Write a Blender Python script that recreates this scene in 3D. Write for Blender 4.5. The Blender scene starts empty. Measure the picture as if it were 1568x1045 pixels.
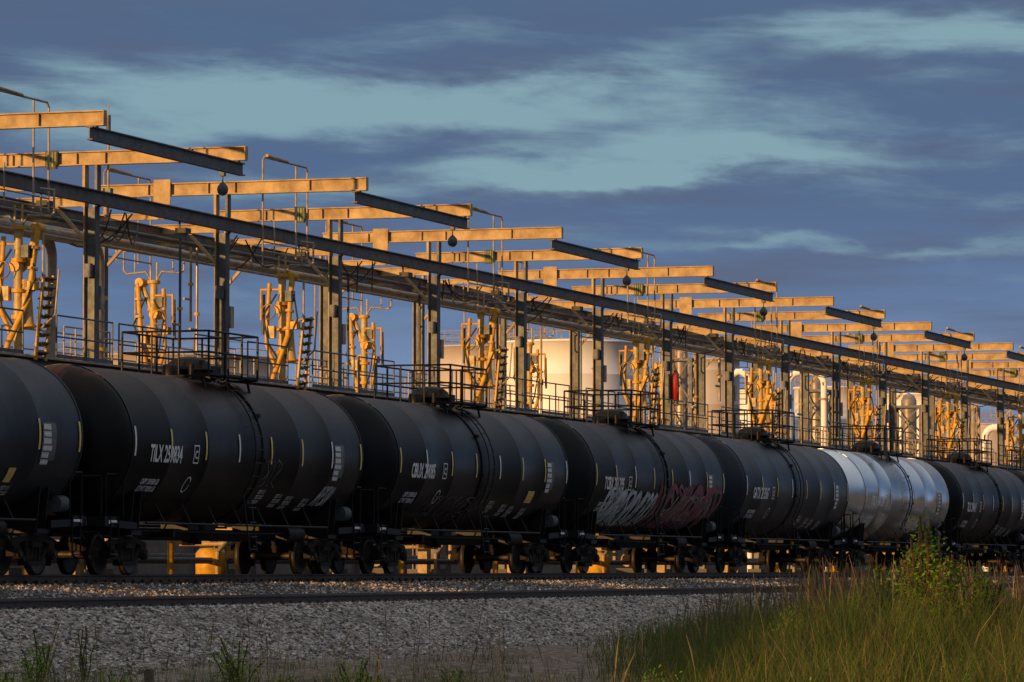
import bpy, math, random
import numpy as np
from mathutils import Vector, noise as mnoise
random.seed(7); rng=np.random.default_rng(7)
TH=math.radians(17.94); F=6536.0
FW=(math.cos(TH),math.sin(TH)); RT=(math.sin(TH),-math.cos(TH))
sc=bpy.context.scene

# ------------------------------------------------------------------ materials
def mkmat(name,c1,c2=None,rough=.6,metal=0.,scale=3.,bump=0.,stretch=(1,1,1),detail=6,spec=.5,top=None):
    m=bpy.data.materials.new(name); m.use_nodes=True; nt=m.node_tree; N=nt.nodes; L=nt.links
    b=N["Principled BSDF"]; b.inputs["Roughness"].default_value=rough; b.inputs["Metallic"].default_value=metal
    b.inputs["Specular IOR Level"].default_value=spec
    c2=c2 or tuple(x*.6 for x in c1)
    tc=N.new("ShaderNodeTexCoord"); mp=N.new("ShaderNodeMapping"); mp.inputs["Scale"].default_value=stretch
    L.new(tc.outputs["Object"],mp.inputs[0])
    n=N.new("ShaderNodeTexNoise"); n.inputs["Scale"].default_value=scale; n.inputs["Detail"].default_value=detail; n.inputs["Roughness"].default_value=.65
    L.new(mp.outputs[0],n.inputs["Vector"])
    r=N.new("ShaderNodeValToRGB"); r.color_ramp.elements[0].position=.32; r.color_ramp.elements[1].position=.68
    r.color_ramp.elements[0].color=(*c2,1); r.color_ramp.elements[1].color=(*c1,1)
    L.new(n.outputs[0],r.inputs[0]); out=r.outputs[0]
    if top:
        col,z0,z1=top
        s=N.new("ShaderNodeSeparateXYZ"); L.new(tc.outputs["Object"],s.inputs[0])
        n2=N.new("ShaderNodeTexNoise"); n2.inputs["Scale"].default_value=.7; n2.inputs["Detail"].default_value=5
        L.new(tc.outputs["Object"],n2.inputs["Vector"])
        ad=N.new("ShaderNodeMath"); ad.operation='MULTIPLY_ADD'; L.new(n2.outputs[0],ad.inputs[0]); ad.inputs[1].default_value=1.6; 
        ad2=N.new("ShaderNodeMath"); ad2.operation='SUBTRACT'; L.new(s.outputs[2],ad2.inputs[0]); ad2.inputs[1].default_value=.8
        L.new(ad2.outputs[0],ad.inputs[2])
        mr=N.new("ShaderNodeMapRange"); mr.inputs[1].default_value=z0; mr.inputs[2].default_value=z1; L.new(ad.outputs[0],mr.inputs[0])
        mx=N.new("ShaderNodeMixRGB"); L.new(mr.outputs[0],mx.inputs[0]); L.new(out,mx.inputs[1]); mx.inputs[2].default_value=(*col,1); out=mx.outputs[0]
    L.new(out,b.inputs["Base Color"])
    rr=N.new("ShaderNodeMapRange"); rr.inputs[3].default_value=min(1,rough*1.25); rr.inputs[4].default_value=rough*.8
    L.new(n.outputs[0],rr.inputs[0]); L.new(rr.outputs[0],b.inputs["Roughness"])
    if bump:
        bp=N.new("ShaderNodeBump"); bp.inputs["Strength"].default_value=bump; bp.inputs["Distance"].default_value=.02
        L.new(n.outputs[0],bp.inputs["Height"]); L.new(bp.outputs[0],b.inputs["Normal"])
    return m
M={}
M['steel']=mkmat('galvanised_steel',(.42,.35,.25),(.20,.165,.12),.55,.1,4)
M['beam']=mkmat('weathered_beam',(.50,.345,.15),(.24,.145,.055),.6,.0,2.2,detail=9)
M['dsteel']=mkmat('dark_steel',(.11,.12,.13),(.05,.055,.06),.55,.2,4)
M['rail']=mkmat('rail_steel',(.07,.05,.045),(.035,.025,.02),.6,.2,8)
M['tie']=mkmat('creosote_tie',(.06,.045,.035),(.03,.025,.02),.9,0,9)
M['black']=mkmat('black_paint',(.007,.007,.008),(.012,.011,.010),.5,0,2,.05,spec=.2)
M['grime']=mkmat('truck_grime',(.024,.019,.016),(.010,.009,.008),.85,0,7,.3,spec=.2)
M['wheel']=mkmat('wheel_steel',(.05,.036,.028),(.02,.017,.014),.55,.4,9)
M['yellow']=mkmat('yellow_paint',(.72,.40,.02),(.42,.20,.015),.5,0,6)
M['cream']=mkmat('cream_paint',(.60,.46,.18),(.30,.19,.06),.5,0,5)
M['white']=mkmat('white_marking',(.85,.85,.85),(.55,.55,.55),.7,0,12)
M['reflect']=mkmat('reflective_tape',(.85,.62,.18),(.6,.40,.10),.5,0,12)
M['tankw']=mkmat('white_tank_paint',(.88,.87,.84),(.80,.78,.74),.55,0,.6,0,(1,1,.15))
M['tankt']=mkmat('tan_tank_paint',(.50,.45,.42),(.42,.37,.35),.6,0,.5,0,(1,1,.15))
M['pipe']=mkmat('insulated_pipe',(.38,.33,.26),(.20,.16,.12),.4,.4,3)
M['red']=mkmat('red_paint',(.5,.02,.015),(.35,.015,.01),.5)
M['conc']=mkmat('concrete',(.13,.12,.11),(.08,.072,.065),.9,0,1.5)
M['cable']=mkmat('black_cable',(.03,.03,.03),(.02,.02,.02),.6)
M['sign']=mkmat('sign_face',(.30,.34,.03),(.02,.03,.02),.6,0,9,0,(1,1,.6))
M['wood']=mkmat('weathered_wood',(.12,.09,.07),(.06,.045,.035),.9,0,8)
M['graf_w']=mkmat('spray_paint_pale',(.66,.70,.72),(.16,.18,.20),.6,0,3)
M['graf_r']=mkmat('spray_paint_red',(.26,.055,.06),(.07,.045,.09),.6,0,1.6)
M['graf_y']=mkmat('spray_paint_tan',(.30,.24,.16),(.10,.09,.10),.6,0,2)
M['graf_g']=mkmat('spray_paint_grey',(.14,.14,.15),(.05,.05,.05),.6,0,3)
def leaf(name,c1,c2,tr=.25):
    m=mkmat(name,c1,c2,.75,0,1.2,spec=.2); nt=m.node_tree; b=nt.nodes["Principled BSDF"]; o=nt.nodes["Material Output"]
    t=nt.nodes.new("ShaderNodeBsdfTranslucent"); t.inputs[0].default_value=(*[x*1.3 for x in c1],1)
    mx=nt.nodes.new("ShaderNodeMixShader"); mx.inputs[0].default_value=tr
    nt.links.new(b.outputs[0],mx.inputs[1]); nt.links.new(t.outputs[0],mx.inputs[2]); nt.links.new(mx.outputs[0],o.inputs[0]); return m
M['g1']=leaf('grass_green',(.085,.14,.016),(.035,.065,.01)); M['g2']=leaf('grass_olive',(.14,.14,.028),(.065,.07,.018))
M['g3']=leaf('grass_straw',(.32,.24,.10),(.15,.11,.05)); M['g4']=leaf('grass_brown',(.15,.09,.055),(.07,.045,.03))
M['leaf']=leaf('shrub_leaf',(.17,.30,.02),(.06,.13,.012)); M['leaf2']=leaf('weed_leaf',(.26,.42,.03),(.09,.19,.02))

# ------------------------------------------------------------------ mesh builder
class MB:
    def __init__(s,org=(0,0,0)): s.v=[];s.f=[];s.m=[];s.s=[];s.mats=[];s.o=org
    def mi(s,k):
        if k not in s.mats: s.mats.append(k)
        return s.mats.index(k)
    def add(s,vs,fs,k,sm=False):
        b=len(s.v); s.v.extend(vs); i=s.mi(k)
        for f in fs: s.f.append([a+b for a in f]); s.m.append(i); s.s.append(sm)
    def box(s,x0,x1,y0,y1,z0,z1,k):
        s.add([(x0,y0,z0),(x1,y0,z0),(x1,y1,z0),(x0,y1,z0),(x0,y0,z1),(x1,y0,z1),(x1,y1,z1),(x0,y1,z1)],
              [(0,3,2,1),(4,5,6,7),(0,1,5,4),(1,2,6,5),(2,3,7,6),(3,0,4,7)],k)
    def obox(s,p0,p1,w,h,k,up=(0,0,1)):
        p0=Vector(p0);p1=Vector(p1);d=(p1-p0).normalized();u=Vector(up)
        if abs(d.dot(u))>.98: u=Vector((1,0,0))
        a=d.cross(u).normalized(); c=a.cross(d).normalized(); vs=[]
        for p in (p0,p1):
            for i,j in((-1,-1),(1,-1),(1,1),(-1,1)): vs.append(tuple(p+a*(i*w/2)+c*(j*h/2)))
        s.add(vs,[(0,1,2,3),(7,6,5,4),(0,4,5,1),(1,5,6,2),(2,6,7,3),(3,7,4,0)],k)
    def cyl(s,p0,p1,r,k,r1=None,n=10,cap=True):
        p0=Vector(p0);p1=Vector(p1);d=(p1-p0)
        if d.length<1e-6: return
        d.normalize(); r1=r if r1 is None else r1
        u=Vector((0,0,1)) if abs(d.z)<.9 else Vector((1,0,0)); a=d.cross(u).normalized(); c=a.cross(d)
        vs=[tuple(p+(a*math.cos(2*math.pi*i/n)+c*math.sin(2*math.pi*i/n))*q) for p,q in((p0,r),(p1,r1)) for i in range(n)]
        s.add(vs,[(i,(i+1)%n,n+(i+1)%n,n+i) for i in range(n)],k,n>6)
        if cap: s.add(vs,[tuple(range(n-1,-1,-1)),tuple(range(n,2*n))],k)
    def tube(s,pts,r,k,n=6):
        for a,b in zip(pts[:-1],pts[1:]):
            d=(Vector(b)-Vector(a)).normalized()*r*.6
            s.cyl(Vector(a)-d,Vector(b)+d,r,k,n=n)
    def rev(s,prof,c,axis,k,n=48,sm=True):
        vs=[]
        for (t,r) in prof:
            for i in range(n):
                A=2*math.pi*i/n
                if axis=='x': vs.append((c[0]+t,c[1]+r*math.cos(A),c[2]+r*math.sin(A)))
                elif axis=='y': vs.append((c[0]+r*math.cos(A),c[1]+t,c[2]+r*math.sin(A)))
                else: vs.append((c[0]+r*math.cos(A),c[1]+r*math.sin(A),c[2]+t))
        fs=[]
        for j in range(len(prof)-1):
            for i in range(n): fs.append((j*n+i,j*n+(i+1)%n,(j+1)*n+(i+1)%n,(j+1)*n+i))
        s.add(vs,fs,k,sm)
    def ibx(s,x0,x1,y,z0,z1,w,k,t=.03):
        s.box(x0,x1,y-w/2,y+w/2,z0,z0+t,k); s.box(x0,x1,y-w/2,y+w/2,z1-t,z1,k); s.box(x0,x1,y-.012,y+.012,z0+t,z1-t,k)
    def iby(s,y0,y1,x,z0,z1,w,k,t=.03):
        s.box(x-w/2,x+w/2,y0,y1,z0,z0+t,k); s.box(x-w/2,x+w/2,y0,y1,z1-t,z1,k); s.box(x-.012,x+.012,y0,y1,z0+t,z1-t,k)
    def obj(s,name,parent=None):
        me=bpy.data.meshes.new(name); o=s.o
        me.from_pydata([(v[0]-o[0],v[1]-o[1],v[2]-o[2]) for v in s.v],[],s.f)
        for k in s.mats: me.materials.append(M[k])
        me.polygons.foreach_set("material_index",s.m); me.polygons.foreach_set("use_smooth",s.s); me.update()
        ob=bpy.data.objects.new(name,me); sc.collection.objects.link(ob)
        if parent: ob.parent=parent
        else: ob.location=o
        return ob
def empty(name,loc=(0,0,0)):
    e=bpy.data.objects.new(name,None); e.location=loc; e.empty_display_size=.5; sc.collection.objects.link(e); return e

# ------------------------------------------------------------------ ground
def prof(y):
    return float(np.interp(y,[-4000,0,14,22,28.2,29.4,31.0,31.35,34.3,35.2,37.2,38.0,52,80,400,6000],
        [-1.7,-1.7,-1.72,-1.68,-1.55,-1.36,-.74,-.62,-.62,-.52,-.28,-.22,-.22,-.3,-.6,-1.5]))
def gz(x,y):
    z=prof(y); a=.0
    if y<31: a=.10*max(0,min(1,(31-y)/2))
    return z+a*(mnoise.noise(Vector((x*.12,y*.25,0)))*1.2+mnoise.noise(Vector((x*.6,y*.8,3)))*.4)
xs=list(np.unique(np.concatenate([[-4000,-1500,-500,-150,-50,0],np.arange(20,60,3),np.arange(60,230,.6),np.arange(230,400,10),[500,800,1500,3000,7000]])))
ys=list(np.unique(np.concatenate([[-4000,-1000,-200,-40,0,5],np.arange(8,39,.45),[28.2,29.4,31,31.35,34.3,35.2,37.2,38,40,45,52,65,80,150,400,1000,2500,6000]])))
nx,ny=len(xs),len(ys)
gv=[(x,y,gz(x,y)) for x in xs for y in ys]
gf=[(i*ny+j,(i+1)*ny+j,(i+1)*ny+j+1,i*ny+j+1) for i in range(nx-1) for j in range(ny-1)]
me=bpy.data.meshes.new('ground'); me.from_pydata(gv,[],gf); me.polygons.foreach_set("use_smooth",[True]*len(gf)); me.update()
go=bpy.data.objects.new('ground',me); sc.collection.objects.link(go)
m=bpy.data.materials.new('ground_gravel_dirt'); m.use_nodes=True; nt=m.node_tree; N=nt.nodes; L=nt.links; b=N["Principled BSDF"]; b.inputs["Roughness"].default_value=.95
b.inputs["Specular IOR Level"].default_value=.2
tc=N.new("ShaderNodeTexCoord"); vo=N.new("ShaderNodeTexVoronoi"); vo.inputs["Scale"].default_value=12; L.new(tc.outputs["Object"],vo.inputs["Vector"])
sx=N.new("ShaderNodeSeparateColor"); L.new(vo.outputs["Color"],sx.inputs[0])
cr=N.new("ShaderNodeValToRGB"); e=cr.color_ramp.elements; e[0].position=0; e[0].color=(.07,.06,.058,1); e[1].position=1; e[1].color=(.66,.58,.52,1)
q=e.new(.35); q.color=(.23,.20,.185,1); q=e.new(.7); q.color=(.42,.37,.335,1); L.new(sx.outputs[0],cr.inputs[0])
big=N.new("ShaderNodeTexNoise"); big.inputs["Scale"].default_value=.35; big.inputs["Detail"].default_value=6; L.new(tc.outputs["Object"],big.inputs["Vector"])
dk=N.new("ShaderNodeMixRGB"); dk.blend_type='MULTIPLY'; dk.inputs[0].default_value=.8; L.new(cr.outputs[0],dk.inputs[1])
bc=N.new("ShaderNodeValToRGB"); bc.color_ramp.elements[0].position=.35; bc.color_ramp.elements[0].color=(.42,.37,.34,1); bc.color_ramp.elements[1].position=.62; bc.color_ramp.elements[1].color=(1,.97,.94,1)
L.new(big.outputs[0],bc.inputs[0]); L.new(bc.outputs[0],dk.inputs[2])
fine=N.new("ShaderNodeTexNoise"); fine.inputs["Scale"].default_value=5; fine.inputs["Detail"].default_value=9; L.new(tc.outputs["Object"],fine.inputs["Vector"])
dc=N.new("ShaderNodeValToRGB"); dc.color_ramp.elements[0].position=.35; dc.color_ramp.elements[0].color=(.08,.06,.045,1); dc.color_ramp.elements[1].position=.65; dc.color_ramp.elements[1].color=(.32,.24,.19,1)
L.new(fine.outputs[0],dc.inputs[0])
sp=N.new("ShaderNodeSeparateXYZ"); L.new(tc.outputs["Object"],sp.inputs[0])
ma=N.new("ShaderNodeMath"); ma.operation='MULTIPLY_ADD'; L.new(big.outputs[0],ma.inputs[0]); ma.inputs[1].default_value=5; 
L.new(sp.outputs[1],ma.inputs[2])
mr=N.new("ShaderNodeMapRange"); mr.inputs[1].default_value=28.6; mr.inputs[2].default_value=31.4; L.new(ma.outputs[0],mr.inputs[0])
# darker ballast between and beside the rails
dkr=N.new("ShaderNodeMapRange"); dkr.inputs[1].default_value=31.2; dkr.inputs[2].default_value=32.4; dkr.inputs[3].default_value=1; dkr.inputs[4].default_value=.62; L.new(sp.outputs[1],dkr.inputs[0])
dkm=N.new("ShaderNodeMixRGB"); dkm.blend_type='MULTIPLY'; dkm.inputs[0].default_value=1; L.new(dk.outputs[0],dkm.inputs[1]); L.new(dkr.outputs[0],dkm.inputs[2])
mx=N.new("ShaderNodeMixRGB"); L.new(mr.outputs[0],mx.inputs[0]); L.new(dc.outputs[0],mx.inputs[1]); L.new(dkm.outputs[0],mx.inputs[2]); L.new(mx.outputs[0],b.inputs["Base Color"])
bp=N.new("ShaderNodeBump"); bp.inputs["Strength"].default_value=1; bp.inputs["Distance"].default_value=.06; bp.invert=True; L.new(vo.outputs["Distance"],bp.inputs["Height"]); L.new(bp.outputs[0],b.inputs["Normal"])
me.materials.append(m)

def stones():
    n=75000
    x=60+150*rng.random(n)**1.5; y=27.5+10.5*rng.random(n)
    keep=~((y>32.0)&(y<33.7)&(rng.random(n)<.5))&~((y<29.2)&(rng.random(n)>(y-27.2)/2.4)); x=x[keep];y=y[keep];n=len(x)
    z=np.array([gz(a,c) for a,c in zip(x,y)]); s=.018+.036*rng.random(n)
    o=np.array([(1,0,0),(0,1,0),(-1,0,0),(0,-1,0),(0,0,1),(0,0,-1)],float)
    v=o[None]*s[:,None,None]*(0.6+.8*rng.random((n,6,1)))
    a=rng.random(n)*6.28; c,sn=np.cos(a)[:,None],np.sin(a)[:,None]
    X=v[:,:,0]*c-v[:,:,1]*sn; Y=v[:,:,0]*sn+v[:,:,1]*c; v=np.stack([X,Y,v[:,:,2]*.8],2)
    v+=np.stack([x,y,z+.01],1)[:,None,:]
    f=np.array([(0,1,4),(1,2,4),(2,3,4),(3,0,4),(1,0,5),(2,1,5),(3,2,5),(0,3,5)])
    fs=(f[None]+6*np.arange(n)[:,None,None]).reshape(-1,3)
    me=bpy.data.meshes.new('gravel_ballast'); me.from_pydata(v.reshape(-1,3).tolist(),[],fs.tolist())
    mats=[mkmat('stone_pale',(.62,.56,.5),(.42,.38,.34),.85),mkmat('stone_grey',(.34,.30,.275),(.22,.195,.18),.85),mkmat('stone_dark',(.10,.088,.082),(.06,.052,.05),.85),mkmat('stone_pink',(.38,.275,.215),(.25,.18,.14),.85)]
    for q in mats: me.materials.append(q)
    idx=rng.choice(4,n,p=[.26,.34,.25,.15]); idx[(y>31.8)&(rng.random(n)<.45)]=2
    me.polygons.foreach_set("material_index",np.repeat(idx,8).astype(np.int32)); me.update()
    ob=bpy.data.objects.new('gravel_ballast',me); sc.collection.objects.link(ob)
stones()

# ------------------------------------------------------------------ tracks
def track(yc,ztop,x0,x1):
    E=empty('railway_track',(x0,yc,ztop)); r=MB((x0,yc,ztop))
    for y in(yc-.7525,yc+.7525):
        P=[(-.07,-.17),(.07,-.17),(.07,-.155),(.012,-.13),(.012,-.045),(.036,-.035),(.036,-.004),(.03,0),(-.03,0),(-.036,-.004),(-.036,-.035),(-.012,-.045),(-.012,-.13),(-.07,-.155)]
        n=len(P); vs=[(X,y+p[0],ztop+p[1]) for X in(x0,x1) for p in P]
        r.add(vs,[(i,(i+1)%n,n+(i+1)%n,n+i) for i in range(n)],'rail')
    r.obj('rails',E); t=MB((x0,yc,ztop)); x=max(x0,20)
    while x<min(x1,290):
        j=random.uniform(-.04,.04); t.box(x,x+.23,yc-1.3+j,yc+1.3+j,ztop-.36,ztop-.178+random.uniform(-.012,0),'tie')
        for y in (yc-.7525,yc+.7525):
            for q in(-.11,.11): t.box(x+.05,x+.18,y+q-.035,y+q+.035,ztop-.178,ztop-.12,'rail')
        x+=.54
    t.obj('ties',E)
track(32.85,-.42,-80,600); track(39.4,0,-80,600)

# ------------------------------------------------------------------ tank cars
YT=39.4; R=1.75; ZC=3.0
def text_mesh(txt,size,off=0):
    cu=bpy.data.curves.new('t','FONT'); cu.body=txt; cu.size=size; cu.resolution_u=2; cu.space_line=.95; cu.offset=off
    ob=bpy.data.objects.new('t',cu); sc.collection.objects.link(ob); bpy.context.view_layer.update()
    dg=bpy.context.evaluated_depsgraph_get(); me=ob.evaluated_get(dg).to_mesh()
    vs=[(v.co.x,v.co.y) for v in me.vertices]; fs=[tuple(p.vertices) for p in me.polygons]
    ob.evaluated_get(dg).to_mesh_clear(); bpy.data.objects.remove(ob); bpy.data.curves.remove(cu); return vs,fs
def onc(x,s,d,r=R):
    a=s/r; return (x,-(r+d)*math.cos(a),ZC+(r+d)*math.sin(a))
def decal(mb,x0,s0,w,h,k,d=.02):
    n=max(1,int(h/.12)); vs=[];fs=[]
    for i in range(n+1):
        for X in(x0,x0+w): vs.append(onc(X,s0+h*i/n,d))
    for i in range(n): fs.append((2*i,2*i+1,2*i+3,2*i+2))
    mb.add(vs,fs,k)
def lettering(mb,txt,x0,s0,size,k='white',d=.022,off=.006,sx=.72):
    vs,fs=text_mesh(txt,size,off); mb.add([onc(x0+a*sx,s0+c,d) for a,c in vs],fs,k)
def stroke(mb,pts,w,k,d):
    vs=[];fs=[]
    for i,(x,s) in enumerate(pts):
        a=pts[max(0,i-1)]; c=pts[min(len(pts)-1,i+1)]; dx,ds=c[0]-a[0],c[1]-a[1]; l=math.hypot(dx,ds)+1e-6
        nx_,ns=-ds/l*w/2,dx/l*w/2
        ww=1 if 0<i<len(pts)-1 else .4
        vs+= [onc(x+nx_*ww,s+ns*ww,d),onc(x-nx_*ww,s-ns*ww,d)]
    for i in range(len(pts)-1): fs.append((2*i,2*i+1,2*i+3,2*i+2))
    mb.add(vs,fs,k)
def truck(mb,tx):
    for dx in(-.89,.89):
        x=tx+dx
        mb.cyl((x,-1.15,.457),(x,1.15,.457),.085,'wheel',n=12)
        for sg in(-1,1):
            y=sg*.7175
            mb.rev([(0,.02),(0,.12),(0,.36),(-.02*sg,.38),(-.02*sg,.457),(.10*sg,.457),(.10*sg,.40),(.07*sg,.38),(.04*sg,.16),(.13*sg,.13),(.13*sg,.01)],(x,y,.457),'y','wheel',28)
            mb.rev([(-.03*sg,.40),(-.03*sg,.485),(-.02*sg,.485)],(x,y,.457),'y','wheel',28)
            mb.box(x-.15,x+.15,sg*1.05-.1,sg*1.05+.1,.40,.66,'grime')
            mb.cyl((x,sg*1.1,.457),(x,sg*1.22,.457),.12,'grime',n=12); mb.cyl((x,sg*1.22,.457),(x,sg*1.25,.457),.06,'wheel',n=8)
    for sg in(-1,1):
        y=sg*1.06; w=.13
        mb.obox((tx-1.12,y,.66),(tx-.42,y,.80),w,.12,'grime'); mb.obox((tx-.43,y,.80),(tx+.43,y,.80),w+.02,.14,'grime'); mb.obox((tx+.42,y,.80),(tx+1.12,y,.66),w,.12,'grime')
        mb.obox((tx-.76,y,.58),(tx-.36,y,.27),w,.11,'grime'); mb.obox((tx+.76,y,.58),(tx+.36,y,.27),w,.11,'grime')
        mb.box(tx-.40,tx+.40,y-.12,y+.12,.20,.30,'grime')
        for c in(-.33,.33): mb.box(tx+c-.05,tx+c+.05,y-w/2,y+w/2,.30,.73,'grime')
        for c in(-.18,0,.18):
            for z in np.arange(.31,.60,.045): mb.cyl((tx+c,y-.03,z),(tx+c,y+.03,z+.028),.075,'wheel',n=8)
        mb.box(tx-.26,tx+.26,y-.16,y+.16,.60,.72,'grime')
    mb.box(tx-.22,tx+.22,-1.0,1.0,.45,.72,'grime')
    for c in(-.42,.42):
        mb.box(tx+c-.05,tx+c+.05,-.85,.85,.36,.46,'grime')
    mb.cyl((tx,0,.72),(tx,0,.86),.3,'grime',n=14)
def tank_car(cx,body,label,opt):
    o=(cx,YT,0); E=empty('tank_car',o)
    def nb(): return MB((0,0,0))
    t=nb(); hl=7.55; P=[]
    for i in range(13):
        a=i/12*math.pi/2; P.append((-hl-.78*math.cos(a),max(.003,R*math.sin(a))))
    for sx in opt.get('seams',[-5.3,-3.0,3.0,5.3]):
        P+=[(sx-.05,R),(sx-.03,R+.006),(sx+.03,R+.006),(sx+.05,R)]
    for i in range(12,-1,-1):
        a=i/12*math.pi/2; P.append((hl+.78*math.cos(a),max(.003,R*math.sin(a))))
    t.rev(P,(0,0,ZC),'x',body,80)
    rx=-.55 if opt.get('one') else .55
    t.rev([(rx-.09,R+.0),(rx-.09,R+.035),(rx+.09,R+.035),(rx+.09,R)],(0,0,ZC),'x',body,80,False)
    for a in range(-80,100,36):
        A=math.radians(180-a); t.box(rx-.08,rx+.08,(R+.05)*math.cos(A)-.04,(R+.05)*math.cos(A)+.04,ZC+(R+.05)*math.sin(A)-.04,ZC+(R+.05)*math.sin(A)+.04,'black')
    for sx in(-hl,hl): t.rev([(sx-.03,R),(sx-.03,R+.015),(sx+.03,R+.015),(sx+.03,R)],(0,0,ZC),'x',body,80,False)
    t.obj('tank_shell',E)
    u=nb(); K='black'
    for sg in(-1,1):
        a,b_=sorted((sg*5.2,sg*8.45)); u.box(a,b_,-.2,.2,.86,1.22,K)
        tx=sg*6.4
        for q in(-.22,.22):
            pp=[(-1.30,1.0)]
            for i in range(9):
                A=math.radians(-142+i*104/8); pp.append(((R+.01)*math.cos(A),ZC+(R+.01)*math.sin(A)))
            pp=pp+[(1.30,1.0)]
            n=len(pp); vs=[(tx+q-.02,p[0],p[1]) for p in pp]+[(tx+q+.02,p[0],p[1]) for p in pp]
            u.add(vs,[(i,(i+1)%n,n+(i+1)%n,n+i) for i in range(n)],K)
            for i in range(1,n-2):
                for off in(0,n): u.add([vs[off+i],vs[off+i+1],(vs[off][0],pp[i+1][0]*.93,1.0),(vs[off][0],pp[i][0]*.93,1.0)],[(0,1,2,3)],K)
        u.box(tx-.3,tx+.3,-1.35,1.35,.90,1.0,K)
        a,b_=sorted((sg*7.75,sg*8.45)); u.box(a,b_,-1.45,1.45,1.24,1.30,K); u.box(min(sg*8.40,sg*8.46),max(sg*8.40,sg*8.46),-1.47,1.47,1.08,1.24,K)
        decal2=(sg*8.0); u.box(decal2-.22,decal2+.22,-1.462,-1.452,1.14,1.22,'white')
        for y in(-1.42,1.42):
            u.obox((sg*6.6,y,1.1),(sg*8.4,y,1.16),.06,.16,K)
            u.tube([(sg*8.3,y,1.3),(sg*8.3,y,2.25),(sg*7.5,y*1.05,2.25),(sg*7.5,y*1.05,1.3)],.022,K)
            for z in(.45,.8,1.15):
                u.tube([(sg*7.7,y*1.03,z),(sg*8.15,y*1.03,z)],.018,K)
            for q in(7.7,8.15): u.tube([(sg*q,y*1.03,.42),(sg*q,y*1.03,1.3)],.02,K)
        u.tube([(sg*8.42,-1.35,1.3),(sg*8.42,-1.35,2.2),(sg*8.42,1.35,2.2),(sg*8.42,1.35,1.3)],.022,K)
        u.box(*sorted((sg*8.45,sg*8.80)),-.09,.09,.80,.98,'grime'); u.box(*sorted((sg*8.72,sg*8.97)),-.17,.14,.74,1.04,'grime')
        u.tube([(sg*8.46,.35,.85),(sg*8.75,.38,.55),(sg*8.97,.2,.42)],.03,'cable')
        u.tube([(sg*8.46,-.35,.95),(sg*8.46,-1.3,.95),(sg*8.5,-1.4,.8)],.018,K)
        truck(u,tx)
    for y in(-1.38,1.38): u.tube([(-5.9,y,1.18),(5.9,y,1.18)],.03,K)
    for x in np.arange(-4.8,5,1.6):
        for sg in(-1,1): u.tube([(x,sg*1.38,1.18),(x,sg*1.15,1.62)],.02,K)
    u.rev([(0,.42),(-.25,.40),(-.35,.2),(-.62,.16),(-.62,.01)],(0,0,1.32),'z',K,16)
    u.box(-.9,.9,-.35,.35,1.06,1.2,K); u.box(-.12,.12,-.3,.3,.72,.86,'grime')
    u.cyl((5.0,-.95,1.0),(3.9,-.95,1.0),.2,'black',n=14); u.tube([(3.9,-.95,1.0),(3.0,-.6,1.0),(-5.6,-.4,1.02)],.025,K)
    u.tube([(-5.6,.1,.86),(5.6,.1,.86)],.03,'grime'); u.obox((-2.6,-.7,.98),(-2.6,.7,.98),.12,.2,K)
    u.obox((-4.6,0,.95),(4.6,0,.95),.25,.28,'grime')
    u.cyl((7.3,-1.2,1.55),(7.75,-1.2,1.55),.19,'dsteel',n=14)
    for sg in(-1,1):
        for lx in(-.28+.0,.18):
            pts=[(lx,sg*1.72,.55)]+[(lx,sg*(R+.12)*math.cos(math.radians(a)),ZC+(R+.12)*math.sin(math.radians(a))) for a in range(-35,76,10)]
            u.tube(pts,.02,K,5)
        pr=[(sg*1.72,.6),(sg*1.72,.9),(sg*1.70,1.25),(sg*1.68,1.6)]+[(sg*(R+.12)*math.cos(math.radians(a)),ZC+(R+.12)*math.sin(math.radians(a))) for a in range(-30,76,10)]
        for y,z in pr: u.tube([(-.28,y,z),(.18,y,z)],.014,K,5)
    u.obj('underframe_and_trucks',E)
    g=nb(); zt=ZC+R
    g.rev([(-.05,.55),(.18,.55),(.18,.62),(.22,.62),(.22,.55),(.36,.52),(.46,.40),(.52,.2),(.54,.01)],(.0,0,zt),'z',K,24)
    g.box(.75,1.35,-.3,.3,zt-.04,zt+.34,K); g.rev([(0,.2),(.28,.2),(.33,.12),(.34,.01)],(-.95,.1,zt-.02),'z',K,14)
    g.cyl((-.95,-.45,zt-.1),(-.95,-.45,zt+.3),.07,'black'); g.obox((-.3,-.5,zt+.4),(.3,.5,zt+.42),.05,.05,'black')
    zp=zt+.02; w=1.12
    for y in(-w,w):
        s_=1 if y>0 else -1
        g.box(-1.5,1.7,min(y,y-s_*.45),max(y,y-s_*.45),zp,zp+.04,K)
        for x in(-1.4,0,1.5): g.obox((x,y-s_*.2,zp-.0),(x,y-s_*.1,zt-.45),.05,.05,K)
    for x in(-1.5,1.7): g.box(x-.04,x+.04,-w,w,zp-.05,zp-.004,K)
    H=opt.get('rh',1.05)
    for y in(-w,w):
        for x in(-1.5,-.45,.65,1.7): g.cyl((x,y,zp),(x,y,zp+H),.03,K,n=6)
        for z in(H,H*.52): g.cyl((-1.5,y,zp+z),(1.7,y,zp+z),.028,K,n=6)
    for x in(-1.5,1.7):
        for z in(H,H*.52): g.cyl((x,-w,zp+z),(x,w,zp+z),.028,K,n=6)
        g.cyl((x,-.35,zp),(x,-.35,zp+H),.026,K,n=6); g.cyl((x,.35,zp),(x,.35,zp+H),.026,K,n=6)
    g.obj('manway_and_platform',E)
    d=nb()
    for i,x in enumerate(np.linspace(-7.42,7.42,8)):
        kk='reflect' if (i+opt.get('ph',0))%3 else 'white'
        decal(d,x-.045,-.32,.09,.66,kk)
    lettering(d,label,-6.55,-.42,.54,off=.014,sx=.66)
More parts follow.
